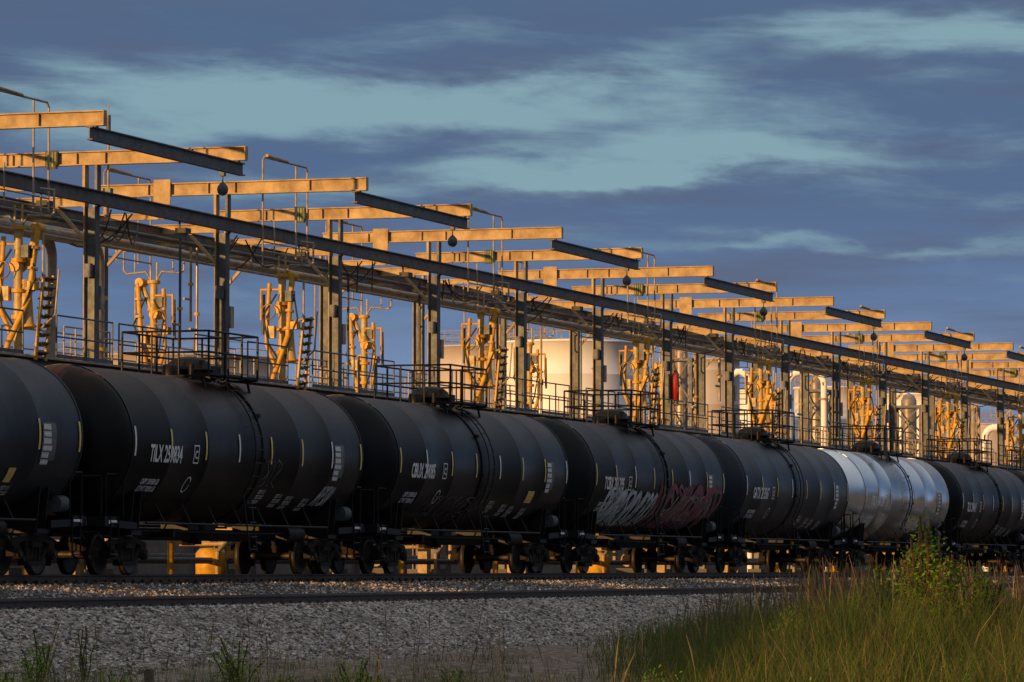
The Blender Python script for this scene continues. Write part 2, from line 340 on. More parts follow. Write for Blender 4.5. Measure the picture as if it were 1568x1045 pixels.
    lettering(d,"CAPY 209500 LB\nLT WT 70200 LB",-6.6,-.98,.20)
    x9=-3.95
    decal(d,x9,-.42,.32,.03,'white');decal(d,x9,-.02,.32,.03,'white');decal(d,x9,-.39,.03,.37,'white');decal(d,x9+.29,-.39,.03,.37,'white'); lettering(d,"C",x9+.06,-.30,.26,sx=1)
    pts=[(x9+.1+.17*math.cos(a),-.95+.2*math.sin(a)) for a in np.linspace(.3,6.4,14)]; stroke(d,pts,.035,'white',.02)
    decal(d,5.45,-.55,.72,.82,'graf_g',.016)
    lettering(d,"BBBBBBB\nMMMMM\nBBBBBBB\nMMMMMM\nBBBBBB\nMMMMM",5.5,.12,.16,sx=.62)
    for q in opt.get('blocks',[(.9,-1.1),(2.2,-1.2),(3.0,-1.25),(4.2,-1.3)]):
        lettering(d,"DOT 111\nTEST 2012\nCLASS B",q[0],q[1],.16,off=.004)
    if opt.get('ybox'): decal(d,*opt['ybox'],'reflect')
    for (x0,x1,s0,s1,k,n,sd,w) in opt.get('graf',[]):
        rr=random.Random(sd)
        for i in range(n):
            c=x0+(x1-x0)*(i+.5)/n; wd=(x1-x0)/n*.75; ph=rr.uniform(0,6.28); m_=(s0+s1)/2; hh=(s1-s0)/2
            fr=rr.choice([1,1,2,3]); f2=rr.choice([1,2,2,3]); sl=rr.uniform(.1,.5)
            pts=[]
            for a in np.linspace(0,rr.uniform(4.2,7.5),26):
                s=m_+hh*math.sin(f2*a+ph)*rr.uniform(.93,1.03); pts.append((c+wd*math.cos(fr*a+ph*.7)+sl*(s-m_),s))
            stroke(d,pts,w*rr.uniform(.6,1.3),k,.024+.0015*i)
    d.obj('markings',E)
bs=dict(spec=.16)
M['c_grey']=mkmat('tank_grey_paint',(.022,.027,.035),(.012,.015,.020),.42,0,1.2,.05,(1,1,.3),**bs)
M['c_brown']=mkmat('tank_black_rust_sun_top',(.004,.004,.005),(.009,.008,.008),.40,0,1.4,.05,(1,1,.25),top=((.055,.022,.013),3.9,5.0),**bs)  # brown top: rust, plus a warm sun highlight put into the colour
M['c_black']=mkmat('tank_black_paint',(.004,.005,.007),(.009,.009,.011),.36,0,1.4,.05,(1,1,.25),top=((.030,.020,.016),4.2,5.2),**bs)  # brownish top paints in the warm sun highlight
M['c_black2']=mkmat('tank_black_dusty',(.006,.008,.010),(.012,.013,.014),.38,0,1.2,.05,(1,1,.25),**bs)
M['c_blue']=mkmat('tank_slate_paint',(.018,.024,.036),(.011,.014,.021),.38,0,1.2,.05,(1,1,.25),spec=.25)
M['c_silver']=mkmat('tank_bare_aluminium',(.82,.86,.88),(.66,.68,.70),.22,1.0,.8,.02,(1,1,.15))
CX0=96.2; D=17.95
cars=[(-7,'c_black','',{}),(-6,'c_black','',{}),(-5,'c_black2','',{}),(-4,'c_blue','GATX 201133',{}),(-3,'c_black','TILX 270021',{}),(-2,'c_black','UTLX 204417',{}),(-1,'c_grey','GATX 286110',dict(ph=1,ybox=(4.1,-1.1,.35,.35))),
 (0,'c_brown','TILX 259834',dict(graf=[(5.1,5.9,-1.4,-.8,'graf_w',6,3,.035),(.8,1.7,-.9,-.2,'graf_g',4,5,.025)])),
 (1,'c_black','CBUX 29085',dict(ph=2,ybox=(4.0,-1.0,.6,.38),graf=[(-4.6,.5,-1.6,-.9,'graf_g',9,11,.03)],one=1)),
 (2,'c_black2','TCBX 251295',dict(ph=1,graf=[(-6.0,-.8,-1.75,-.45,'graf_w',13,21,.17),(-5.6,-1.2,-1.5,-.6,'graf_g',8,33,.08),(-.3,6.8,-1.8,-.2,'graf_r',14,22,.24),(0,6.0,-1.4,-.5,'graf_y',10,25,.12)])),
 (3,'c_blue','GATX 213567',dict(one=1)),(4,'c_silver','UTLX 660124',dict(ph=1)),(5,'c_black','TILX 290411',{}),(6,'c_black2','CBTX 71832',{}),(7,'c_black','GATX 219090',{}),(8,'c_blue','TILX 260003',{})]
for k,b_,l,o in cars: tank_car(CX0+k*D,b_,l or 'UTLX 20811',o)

# ------------------------------------------------------------------ loading rack
X0=100.8; S=9.02; YF=44.0; YR=47.65
cols=[X0+S*i for i in range(-13,19)]; I0=13; xa,xb=cols[0]-1,cols[-1]+1
rack=empty('loading_rack',(X0,YF,0)); ro=(X0,YF,0)
c=MB(ro)
for x in cols:
    for y,zt in((YF,9.42),(YR,9.42)):
        c.box(x-.13,x+.13,y-.17,y-.145,-.3,zt,'dsteel'); c.box(x-.13,x+.13,y+.145,y+.17,-.3,zt,'beam')  # shaded front flange and web dark, sunlit rear flange ochre: light in the colour
        c.box(x-.012,x+.012,y-.145,y+.145,-.3,zt,'dsteel'); c.box(x-.3,x+.3,y-.3,y+.3,-.3,.12,'conc')
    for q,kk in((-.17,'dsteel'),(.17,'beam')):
        c.box(x-.13,x+.13,YF+q-.035,YF+q+.035,9.42,10.495,kk)  # upper plates carry the same painted shade and sun colours
    c.box(x-.10,x+.10,YF-.135,YF+.135,9.84,9.86,'dsteel')
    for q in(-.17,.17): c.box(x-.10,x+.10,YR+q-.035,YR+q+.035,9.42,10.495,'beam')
    c.obox((x,YF+.2,8.6),(x,YF+1.0,9.45),.08,.08,'beam'); c.obox((x,YR-.2,8.6),(x,YR-1.0,9.45),.08,.08,'beam')
c.obj('columns',rack)
bm=MB(ro)
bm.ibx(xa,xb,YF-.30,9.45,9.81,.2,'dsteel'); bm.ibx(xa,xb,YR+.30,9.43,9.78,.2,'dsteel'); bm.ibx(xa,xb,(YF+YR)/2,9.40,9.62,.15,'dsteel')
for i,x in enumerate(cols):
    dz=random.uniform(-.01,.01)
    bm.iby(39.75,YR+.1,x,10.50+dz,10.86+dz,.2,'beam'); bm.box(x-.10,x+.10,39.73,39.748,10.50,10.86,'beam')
    for y in (41.4,YF-.4,YF+.4,46.2): bm.box(x-.09,x-.014,y-.01,y+.01,10.545,10.815,'beam')
    bm.iby(YF+.18,YR-.18,x,9.44,9.70,.15,'beam')
    bm.iby(YF-.19,YR+.19,x+4.5,9.45,9.62,.1,'beam')
    bm.obox((x,YF,9.36),(x+S,YR,9.36),.07,.07,'beam')
bm.obj('beams',rack)
tb=MB(ro); reels=[]
for i,x in enumerate(cols[:-1]):
    if (i-I0)%2==1:
        tb.ibx(x-.35,x+S+.35,39.98,10.14,10.46,.16,'dsteel')
        for xx in(x,x+S): tb.box(xx-.08,xx+.08,39.93,40.03,10.461,10.495,'dsteel')
        reels.append(x+S-1.0)
tb.obj('trolley_beams',rack)
rl=MB(ro)
for x_ in reels:
    rl.box(x_-.08,x_+.08,39.92,40.04,10.02,10.138,'dsteel'); rl.tube([(x_,39.98,10.02),(x_,39.98,9.86)],.018,'cable')
    rl.rev([(-.16,.01),(-.14,.08),(-.08,.13),(0,.145),(.08,.13),(.14,.08),(.18,.04),(.2,.01)],(x_,39.98,9.68),'z','dsteel',14)
    rl.cyl((x_,39.92,9.68),(x_,40.04,9.68),.1,'cable',n=12)
rl.obj('fall_arrest_reels',rack)
fr=MB(ro)
for k in range(-3,8):
    xc=112.6+18.04*k
    for (yy,zt,xo,hl) in((43.2,11.62,0,1.75),(48.2,11.45,.4,1.7)):
        x1,x2=xc-hl+xo,xc+hl+xo
        fr.tube([(x1,yy,8.95),(x1,yy,zt-.1),(x1+.12,yy,zt),(x2-.12,yy,zt),(x2,yy,zt-.12),(x2,yy,8.95)],.03,'steel',8)
        fr.tube([(x2-.9,yy,8.95),(x2-.9,yy,zt)],.03,'steel',8); fr.cyl((x1+.3,yy,zt+.06),(x1+1.9,yy,zt+.02),.05,'beam',n=8)
        fr.tube([(x1+.9,yy,8.95),(x1+.9,yy,9.9)],.025,'steel')
        for z in(9.0,9.25): fr.tube([(x1,yy,z),(x2,yy,z)],.022,'steel')
fr.obj('gantry_handrails',rack)
sg=MB(ro)
for i,x in enumerate(cols):
    if (i-I0)%2==0:
        sg.box(x-.16,x-.13,44.9,45.24,10.42,10.9,'cable'); 
        for q in range(4): sg.box(x-.17,x-.161,44.93+.08*q,44.975+.08*q,10.47,10.86,'sign')
    else: sg.box(x-.16,x-.12,45.5,46.0,10.25,10.95,'beam')
    xm=x+5.2
    sg.box(xm-.2,xm+.2,YF-.55,YF-.25,9.12,9.26,'cable'); sg.tube([(xm,YF-.3,9.26),(xm,YF-.3,9.44)],.03,'dsteel')
    sg.box(x+.16,x+.4,YF-.2,YF+.1,6.8,7.4,'steel'); sg.box(x-.22,x-.16,YF-.12,YF+.12,7.6,7.95,'dsteel')
sg.obj('signs_and_fittings',rack)
pp=MB(ro)
for y,z,r_,k in((45.0,9.15,.07,'dsteel'),(46.6,9.14,.12,'pipe'),(45.9,8.85,.04,'steel'),(46.0,.45,.12,'dsteel'),(43.1,.35,.09,'dsteel')):
    pp.cyl((xa,y,z),(xb,y,z),r_,k,n=10)
for i,x in enumerate(cols):
    for n_ in range(5):
        y0=random.uniform(43.6,44.4); x0=x+random.uniform(0,3); x1=x0+random.uniform(2,5); y1=random.uniform(44,47.5); sag=random.uniform(.3,.8)
        pp.tube([(x0+(x1-x0)*t,y0+(y1-y0)*t,9.4-sag*4*t*(1-t)-random.uniform(0,.03)) for t in np.linspace(0,1,9)],.022,'cable',5)
    for n_ in range(2):
        xx=x+random.uniform(.5,8.5); yy=random.uniform(44.3,47.8); r_=random.choice([.03,.04,.06]); zb=random.choice([5.4,6.2,7.2])
        pp.tube([(xx,yy,9.3),(xx,yy,zb)],r_,random.choice(['steel','pipe','beam','dsteel']),8)
        if r_>.03: pp.tube([(xx,yy,zb+.6),(xx-.5,yy,zb+.6)],r_*.8,'steel',8); pp.cyl((xx,yy,zb+1.0),(xx,yy,zb+1.08),r_*2,'yellow',n=10)
def elbowline(pts,r,k): pp.tube(pts,r,k,14)
for x,y,r_ in((106.3,46.2,.17),(103.9,46.5,.14)):
    arc=[(x-.6+.6*math.sin(a),y,8.35+.6*math.cos(a)) for a in np.linspace(0,math.pi/2,7)]
    elbowline([(x-14,y,8.95)]+arc+[(x,y,5.4)],r_,'pipe')
for z in(6.0,7.4): pp.cyl((106.3,46.2,z),(106.3,46.2,z+.1),.26,'yellow',n=16)
for i,x in enumerate(cols):
    if i%4==1: pp.rev([(0,.01),(0,.42),(.75,.42),(.80,.38),(.88,.3),(.9,.01)],(x-2.7+9,43.2,-.2),'z','yellow',20)
    pp.cyl((x+2,42.6,-.25),(x+2,42.6,.9),.09,'yellow',n=10)
    if i%3==0:
        pp.box(x+3.2,x+4.5,43.6,44.3,-.2,.15,'conc'); pp.cyl((x+3.3,43.9,.45),(x+4.3,43.9,.45),.25,'beam',n=14); pp.tube([(x+4.4,43.9,.45),(x+4.7,43.9,.45),(x+4.7,43.9,1.6),(x+5.4,44.4,1.6)],.08,'yellow',10)
    pp.tube([(x-1,43.1,.35),(x-1,43.1,1.2),(x-1,44.0,1.2)],.07,'beam',8)
    pp.tube([(x+6,42.9,-.2),(x+6,42.9,.55),(x+6.6,42.9,.8),(x+6.6,44.2,.8)],.06,'beam',8); pp.box(x+7.2,x+7.5,43.6,43.9,-.25,1.1,'beam')
pp.obj('pipework_and_cables',rack)
pl=MB(ro); ZD=5.35
pl.box(xa,xb,43.3,46.6,ZD-.05,ZD,'steel'); pl.ibx(xa,xb,43.5,ZD-.25,ZD-.052,.12,'dsteel',.02); pl.ibx(xa,xb,46.5,ZD-.35,ZD-.052,.15,'dsteel')
def railing(mb,x0,x1,y,z,k,h=1.07,sp=1.5,mid=(.54,)):
    n=max(1,int(round((x1-x0)/sp)))
    for i in range(n+1): xx=x0+(x1-x0)*i/n; mb.cyl((xx,y,z),(xx,y,z+h),.024,k,n=6)
    for q in(h,)+tuple(mid): mb.cyl((x0,y,z+q),(x1,y,z+q),.024,k,n=6)
    mb.box(x0,x1,y-.005,y+.005,z+.01,z+.11,k)
for i in range(len(cols)-1):
    x=cols[i]; railing(pl,x+.3,x+3.4,43.35,ZD,'dsteel'); railing(pl,x+5.4,x+8.9,43.35,ZD,'dsteel'); railing(pl,x+.1,x+8.95,46.55,ZD,'steel',sp=1.1)
    railing(pl,x+1.0,x+4.0,45.2,ZD,'steel',sp=.8)
pl.obj('walkway_platform',rack)
mast=MB((101.4,43.8,0)); mast.cyl((101.4,43.8,9.83),(101.4,43.8,11.5),.035,'steel'); mast.cyl((101.4,43.8,11.4),(101.4,43.8,11.85),.06,'dsteel'); mast.cyl((101.4,43.8,11.85),(101.4,43.8,12.25),.018,'steel',r1=.006)
mast.box(101.3,101.5,43.7,43.9,9.81,9.95,'dsteel'); mast.obj('antenna_mast')
fe=MB((154.6,43.6,ZD)); fe.rev([(0,.01),(0,.15),(.9,.15),(1.0,.09),(1.08,.04),(1.15,.04),(1.15,.01)],(154.6,43.6,ZD+1.1),'z','red',16)
fe.box(154.45,154.75,43.75,43.82,ZD+1.0,ZD+2.1,'dsteel'); fe.tube([(154.6,43.6,ZD+2.2),(154.45,43.5,ZD+2.1),(154.45,43.45,ZD+1.4)],.02,'cable'); fe.obj('fire_extinguisher')

# ------------------------------------------------------------------ loading arms
def loading_arm(x,y,s,seed):
    rr=random.Random(seed); o=(x,y,ZD); E=empty('loading_arm',o); a=MB(o); z=ZD
    J=lambda q: rr.uniform(-q,q)
    P=lambda dx,dy,dz:(x+dx,y+s*dy,z+dz)
    a.cyl(P(0,0,0),P(0,0,3.2),.11,'cream',n=14); a.cyl(P(0,0,0),P(0,0,.04),.3,'yellow',n=14)
    for h in(.9,1.55,2.3,3.1): a.cyl(P(0,0,h),P(0,0,h+.09),.19,'yellow',n=14)
    a.obj('pedestal',E)
    b=MB(o); sw=J(.25); dp=J(.2)
    b.cyl(P(-.15,.05,2.2),P(.3,.05,2.2),.14,'yellow',n=12); b.tube([P(.25,-.1,2.2),P(.2,-.35+sw*.5,3.15+J(.1))],.085,'cream',12)
    b.cyl(P(.0,-.35+sw*.5,3.15),P(.4,-.35+sw*.5,3.15),.13,'yellow',n=12); b.tube([P(.05,-.4+sw*.5,3.1),P(-.1,-.28+sw*.3,1.4),P(-.35,.05,.25+dp)],.075,'yellow',12)
    b.tube([P(-.35,.05,.3+dp),P(-.5,.25,-.35)],.07,'yellow',10)
    for t in(.25,.55,.85): b.cyl(P(.05-.15*t,-.4+.12*t+sw*(.5-.2*t),3.1-1.7*t),P(.04-.15*t,-.395+.12*t+sw*(.5-.2*t),3.03-1.7*t),.13,'cream',n=12)
    b.tube([P(-.1,.35,2.9),P(-.15,.42,1.2),P(-.05,.2,.6)],.06,'yellow',10); b.tube([P(.1,.6,2.6),P(.1,.62,1.5)],.045,'dsteel',10)
    b.tube([P(-.05,0,2.75),P(-.05,.62,2.75),P(-.05,.62,1.9)],.035,'yellow',8); b.tube([P(.1,-.62,3.0),P(.1,-.62,1.9),P(.0,-.1,1.8)],.035,'steel',8)
    b.tube([P(-.2,.1,2.6),P(-.35,.45,2.0),P(-.3,.3,1.2),P(-.1,.05,.7)],.028,'cable',8); b.tube([P(.1,-.3,2.7),P(-.2,-.55,1.9),P(-.2,-.2,1.1)],.028,'cable',8)
    b.box(x-.22,x+.1,y-.36,y-.17,z+2.4,z+2.7,'dsteel'); b.box(x-.25,x-.05,y+.15,y+.36,z+1.35,z+1.7,'cream'); b.box(x-.2,x+.1,y-.52,y-.33,z+1.6,z+1.82,'yellow')
    b.obj('jointed_pipe',E)
    c_=MB(o)
    c_.cyl(P(.15,-.12,1.75),P(.05,-.25,.75),.15,'cream',n=14); c_.cyl(P(.05,-.25,.75),P(.04,-.26,.68),.18,'yellow',n=14); c_.cyl(P(.15,-.12,1.75),P(.16,-.11,1.85),.18,'yellow',n=14)
    c_.rev([(-.02,.2),(0,.23),(.02,.2)],P(-.3,.3,2.1),'x','yellow',16); c_.obj('balance_cylinder',E)
    h=MB(o)
    for q in(-1,1):
        h.tube([P(0,q*.1,3.2),P(0,q*.25,3.45),P(0,q*.85,3.4),P(0,q*.95,3.5),P(0,q*.95,4.05),P(0,q*.6,4.1)],.03,'steel',8)
        h.tube([P(0,q*.6,3.4),P(0,q*.6,3.95)],.022,'steel',6); h.tube([P(0,q*.1,3.0),P(0,q*.1,3.7)],.03,'cream',8)
    h.obj('hose_hangers',E)
    if s>0:
        g=MB(o)
        for q in(-.3,.3): g.obox(P(.35+q,-.45,-.1),P(.45+q,-.62,2.0),.05,.12,'yellow')
        for t in np.linspace(.08,.95,9):
            cx_,cy_,cz=.35+.1*t,-.45-.17*t,-.1+2.1*t
            g.obox(P(cx_-.27,cy_,cz),P(cx_+.27,cy_,cz),.24,.035,'dsteel',up=(0,.3,.95))
        g.tube([P(.1,-.5,.6),P(.1,-.95,1.0),P(.2,-1.0,2.1)],.025,'steel',6); g.obj('folding_gangway',E)
for k in range(-2,9):
    loading_arm(113.8+18.04*k,43.75,1,k+2); loading_arm(115.2+18.04*k,48.3,-1,k+31)

# ------------------------------------------------------------------ background plant
def w(u,Z):
    h=(u-784)/F*Z; return (Z*FW[0]+h*RT[0],Z*FW[1]+h*RT[1])
def storage_tank(u,Z,r,h,k,rail=True):
    x,y=w(u,Z); o=(x,y,-.4); E=empty('storage_tank',o); a=MB((0,0,0)); P=[(0,r)]
    z=0
    while z+2.4<h: z+=2.4; P+=[(z-.03,r),(z,r+.02),(z+.03,r)]
    P+=[(h,r),(h,r+.1),(h+.12,r+.1),(h+.12,r-.05),(h+r*.06,r*.5),(h+r*.09,.02)]
    a.rev(P,(0,0,0),'z',k,72); a.obj('shell',E); b=MB((0,0,0))
    n=28
    if rail:
        for i in range(n):
            A=2*math.pi*i/n; B=2*math.pi*(i+1)/n; q=r-.05
            b.cyl((q*math.cos(A),q*math.sin(A),h),(q*math.cos(A),q*math.sin(A),h+1.1),.03,'steel',n=5)
            for zz in(.6,1.1): b.cyl((q*math.cos(A),q*math.sin(A),h+zz),(q*math.cos(B),q*math.sin(B),h+zz),.03,'steel',n=5)
    m_=40
    for i in range(m_):
        A=math.radians(225+i*2.2); zz=h*i/m_
        b.obox((r*math.cos(A),r*math.sin(A),zz),((r+.9)*math.cos(A),(r+.9)*math.sin(A),zz),.3,.05,'steel')
        if i%3==0: b.cyl(((r+.85)*math.cos(A),(r+.85)*math.sin(A),zz),((r+.85)*math.cos(A),(r+.85)*math.sin(A),zz+1.1),.03,'steel',n=5)
    b.obj('stair_and_roof_rail',E)
storage_tank(868,255,4.15,13.9,'tankw'); storage_tank(726,300,3.0,16.0,'tankt')
storage_tank(245,330,9.2,16.6,'tankt'); storage_tank(1268,330,2.6,14.4,'tankw'); storage_tank(1085,300,2.2,15.1,'tankt'); storage_tank(1405,380,3.0,15.9,'tankw'); storage_tank(1510,420,2.6,14.6,'tankt')
storage_tank(1160,340,1.6,14.6,'tankw',False)
def process_tower(u,Z,wd,h,k):
    x,y=w(u,Z); E=empty('process_tower',(x,y,-.3)); a=MB((0,0,0))
    for i in(-1,1):
        for j in(-1,1): a.box(i*wd-.12,i*wd+.12,j*wd-.12,j*wd+.12,0,h,k)
    n=int(h/2.4)
    for i in range(n):
        z0,z1=h*i/n,h*(i+1)/n
        for p,q in(((-wd,-wd),(wd,-wd)),((wd,-wd),(wd,wd)),((wd,wd),(-wd,wd)),((-wd,wd),(-wd,-wd))):
            a.obox((*p,z1-.1),(*q,z1-.1),.14,.18,k); a.obox((*p,z0),(*q,z1),.1,.1,k); a.obox((*q,z0),(*p,z1),.1,.1,k)
    a.obj('lattice',E); b=MB((0,0,0)); b.rev([(0,wd*.5),(h+.4,wd*.5),(h+.8,wd*.35),(h+1,.02)],(0,0,0),'z','pipe',24); b.obj('vessel',E)
process_tower(1043,280,.9,14.2,'dsteel'); process_tower(1250,300,.9,13.0,'dsteel'); process_tower(1392,330,1.2,13,'dsteel'); process_tower(1475,300,.9,11.8,'steel')
def arch(u,Z,wd,h,r):
    x,y=w(u,Z); a=MB((x,y,0)); p=[(x,y+wd,-.3),(x,y+wd,h-.6)]+[(x,y+wd-.6+.6*math.cos(t),h-.6+.6*math.sin(t)) for t in np.linspace(.2,1.57,6)]
    p+=[(x,y+.6-.6*math.sin(t),h-.6+.6*math.cos(t)) for t in np.linspace(0,1.57,6)]+[(x,y,-.3)]
    a.tube(p,r,'tankw',14)
    for z in np.arange(1,h-1,2.5): a.cyl((x,y,z),(x,y,z+.1),r*1.5,'steel',n=14); a.cyl((x,y+wd,z),(x,y+wd,z+.1),r*1.5,'steel',n=14)
    a.obj('vent_pipe_arch')
arch(1262,212,1.8,9.9,.16); arch(1148,205,1.0,9.6,.14); arch(1545,250,1.4,8.4,.2)
wl=MB((150,62,0)); wl.box(-60,900,62,62.3,-.5,2.0,'conc'); wl.box(-60,900,61.93,62.37,2.003,2.12,'conc')
for x in np.arange(-58,900,6): wl.box(x,x+.4,61.8,61.998,-.5,1.9,'conc')
wl.obj('containment_wall')

# ------------------------------------------------------------------ vegetation
def blades(name,pos,h,wd,mats,probs,lean=.35,seg=3,head=False):
    n=len(h); an=rng.random(n)*6.283; la=rng.random(n)*6.283; ln=lean*h*(.2+rng.random(n))
    V=[];lev=np.linspace(0,1,seg+1)
    for t in lev:
        wv=wd*(1-.85*t) if not head else wd*(1-.5*t)*(1+(2.5 if t>.7 else 0)*(t<1))
        cx_=pos[:,0]+ln*np.cos(la)*t*t; cy_=pos[:,1]+ln*np.sin(la)*t*t; cz=pos[:,2]+h*(t-.15*lean*t*t)
        for sg_ in(-1,1): V.append(np.stack([cx_+sg_*wv*.5*np.cos(an),cy_+sg_*wv*.5*np.sin(an),cz],1))
    V=np.stack(V,1); k=2*(seg+1); f=np.array([(2*i,2*i+1,2*i+3,2*i+2) for i in range(seg)])
    fs=(f[None]+k*np.arange(n)[:,None,None]).reshape(-1,4)
    me=bpy.data.meshes.new(name); me.from_pydata(V.reshape(-1,3).tolist(),[],fs.tolist())
    for q in mats: me.materials.append(M[q])
    me.polygons.foreach_set("material_index",np.repeat(rng.choice(len(mats),n,p=probs),seg).astype(np.int32)); me.update()
    ob=bpy.data.objects.new(name,me); sc.collection.objects.link(ob); return ob
def scatter(n,u0,u1,Z0,Z1,ymax,clump=.2,thr=0.,pu=None):
    out=[]
    while len(out)<n:
        u=random.uniform(u0,u1); Z=random.uniform(Z0,Z1)
        if pu and random.random()>pu(u,Z): continue
        x,y=w(u,Z)
        if y>ymax: continue
        c_=mnoise.noise(Vector((x*clump,y*clump*1.5,7)))
        if c_<thr+random.uniform(-.15,.15): continue
        out.append((x,y,gz(x,y)-.03,c_,u))
    return np.array(out)
p=scatter(62000,880,1680,52,128,28.4,.25,-.30,lambda u,Z:min(1,max(0,(u-880)/350)**1.4+.03)*(1 if Z>66 else .5))
hh=(.40+.55*rng.random(len(p)))*(1+1.1*np.clip(p[:,3],-.4,.8))*(.5+.75*np.clip((p[:,4]-900)/400,0,1)); blades('tall_grass',p[:,:3],hh,.010+.012*rng.random(len(p)),['g1','g2','g3','g4'],[.50,.32,.07,.11],.45)
p=scatter(1900,1020,1680,72,126,28.2,.3,-.05,lambda u,Z:min(1,max(0,(u-1020)/250)+.05))
hh=(.95+.95*rng.random(len(p)))*(.6+.55*np.clip((p[:,4]-1000)/250,0,1)); blades('reeds',p[:,:3],hh,.010+.007*rng.random(len(p)),['g4','g3'],[.8,.2],.22,4,True)
p=scatter(8000,-60,1650,42,62,28.5,.6,.05); hh=.28+.42*rng.random(len(p)); blades('grass',p[:,:3],hh,.006+.008*rng.random(len(p)),['g1','g2','g3','g4'],[.48,.3,.14,.08],.5)
p=scatter(5000,-60,1100,58,92,28.6,.45,.15); hh=.06+.18*rng.random(len(p)); blades('short_grass',p[:,:3],hh,.010+.008*rng.random(len(p)),['g1','g2','g4'],[.4,.35,.25],.7)
p=scatter(170,-60,1100,46,80,29.3,.5,.0); hh=.5+.65*rng.random(len(p)); blades('dry_stalks',p[:,:3],hh,.007+.004*rng.random(len(p)),['g4','g3'],[.5,.5],.25,4,True)

def leafy(name,cx,cy,zb,rx,hz,nst,nl,ls,k,seed):
    rr=random.Random(seed); o=(cx,cy,zb); E=empty(name,o); st=MB(o); lf=MB(o); tips=[]
    for i in range(nst):
        a=rr.uniform(0,6.28); r=rx*rr.random()**.6; hh=hz*rr.uniform(.55,1.0)*(1-.35*(r/rx)**2)
        pts=[(cx+r*.25*math.cos(a),cy+r*.25*math.sin(a),zb-.05)]
        for t in(.35,.7,1.): pts.append((cx+r*(.25+.75*t)*math.cos(a)+rr.uniform(-.05,.05),cy+r*(.25+.75*t)*math.sin(a)+rr.uniform(-.05,.05),zb+hh*t))
        st.tube(pts,.006+.004*hz,'g4',4); tips.append(pts)
    for i in range(nl):
        pts=rr.choice(tips); j=rr.randrange(0,3); t=rr.random(); A,B=Vector(pts[j]),Vector(pts[j+1]); p_=A.lerp(B,t)+Vector((rr.gauss(0,1),rr.gauss(0,1),rr.gauss(0,.6)))*ls*1.1
        if p_.z<zb: continue
        d=Vector((rr.gauss(0,1),rr.gauss(0,1),rr.uniform(-.2,1.2))).normalized(); s_=d.cross(Vector((rr.gauss(0,1),rr.gauss(0,1),rr.gauss(0,1)))).normalized(); l=ls*rr.uniform(.6,1.3)
        lf.add([tuple(p_),tuple(p_+d*l*.5+s_*l*.2),tuple(p_+d*l),tuple(p_+d*l*.5-s_*l*.2)],[(0,1,2,3)],k if rr.random()<.8 else 'g2')
    st.obj('stems',E); lf.obj('leaves',E)
for u,Z,rx,hz,nst,nl in((1422,70,.60,2.75,90,13000),(1345,74,.5,2.1,44,5200),(1492,70,.55,2.0,44,5200),(1225,70,.5,1.3,26,2200),(1105,80,.5,.9,22,1500)):
    x,y=w(u,Z); leafy('shrub',x,y,gz(x,y),rx,hz,nst,nl,.08,'leaf',u)
for u,Z,rx,hz,nst,nl in((60,62,.28,.95,12,700),(365,60,.34,.9,16,900),(545,56,.38,.75,16,900),(130,66,.2,.95,8,160),(690,58,.28,.65,10,420),(1000,56,.3,.65,12,420),(1250,52,.35,.6,12,500),(20,55,.3,.55,12,500),(260,54,.3,.5,12,500),(440,56,.28,.55,10,420),(850,54,.3,.5,10,400),(1450,54,.4,.7,14,600),(185,57,.3,.5,10,400),(620,53,.3,.5,10,400),(770,55,.3,.5,10,400)):
    x,y=w(u,Z); leafy('weed_plant',x,y,gz(x,y),rx,hz,nst,nl,.055,'leaf2',u+3)
x,y=w(233,63); a=MB((x,y,-1.8)); a.obox((x,y,-1.85),(x+.02,y+.05,-1.36),.13,.07,'wood'); a.obox((x+.02,y+.05,-1.358),(x+.022,y+.055,-1.34),.10,.05,'wood'); a.obj('wooden_stake')
# unseen tree row added behind the camera to darken the tank car reflections
M['tree']=leaf('added_treeline_foliage',(.05,.075,.02),(.02,.032,.01)); tl=MB((0,-55,-1.7)); rr=random.Random(5)
x=-150
while x<420:
    hgt=rr.uniform(12,19); y=-55+rr.uniform(-5,5); tl.cyl((x,y,-1.7),(x,y,hgt*.5),.25,'wood',r1=.12,n=7)
    for i in range(150):
        a=rr.uniform(0,6.28); q=rr.random()**.5*4.2; zz=rr.uniform(0,hgt); q*=1-.5*abs(zz/hgt-.45)
        c0=Vector((x+q*math.cos(a),y+q*math.sin(a),zz-1.5)); d=Vector((rr.gauss(0,1),rr.gauss(0,1),rr.gauss(0,1))).normalized(); e_=d.cross(Vector((rr.gauss(0,1),rr.gauss(0,1),rr.gauss(0,1)))).normalized()
        tl.add([tuple(c0),tuple(c0+d*1.0+e_*.5),tuple(c0+d*1.7),tuple(c0+d*.9-e_*.6)],[(0,1,2,3)],'tree')
    x+=rr.uniform(3.5,5.5)
tl.obj('added_treeline')

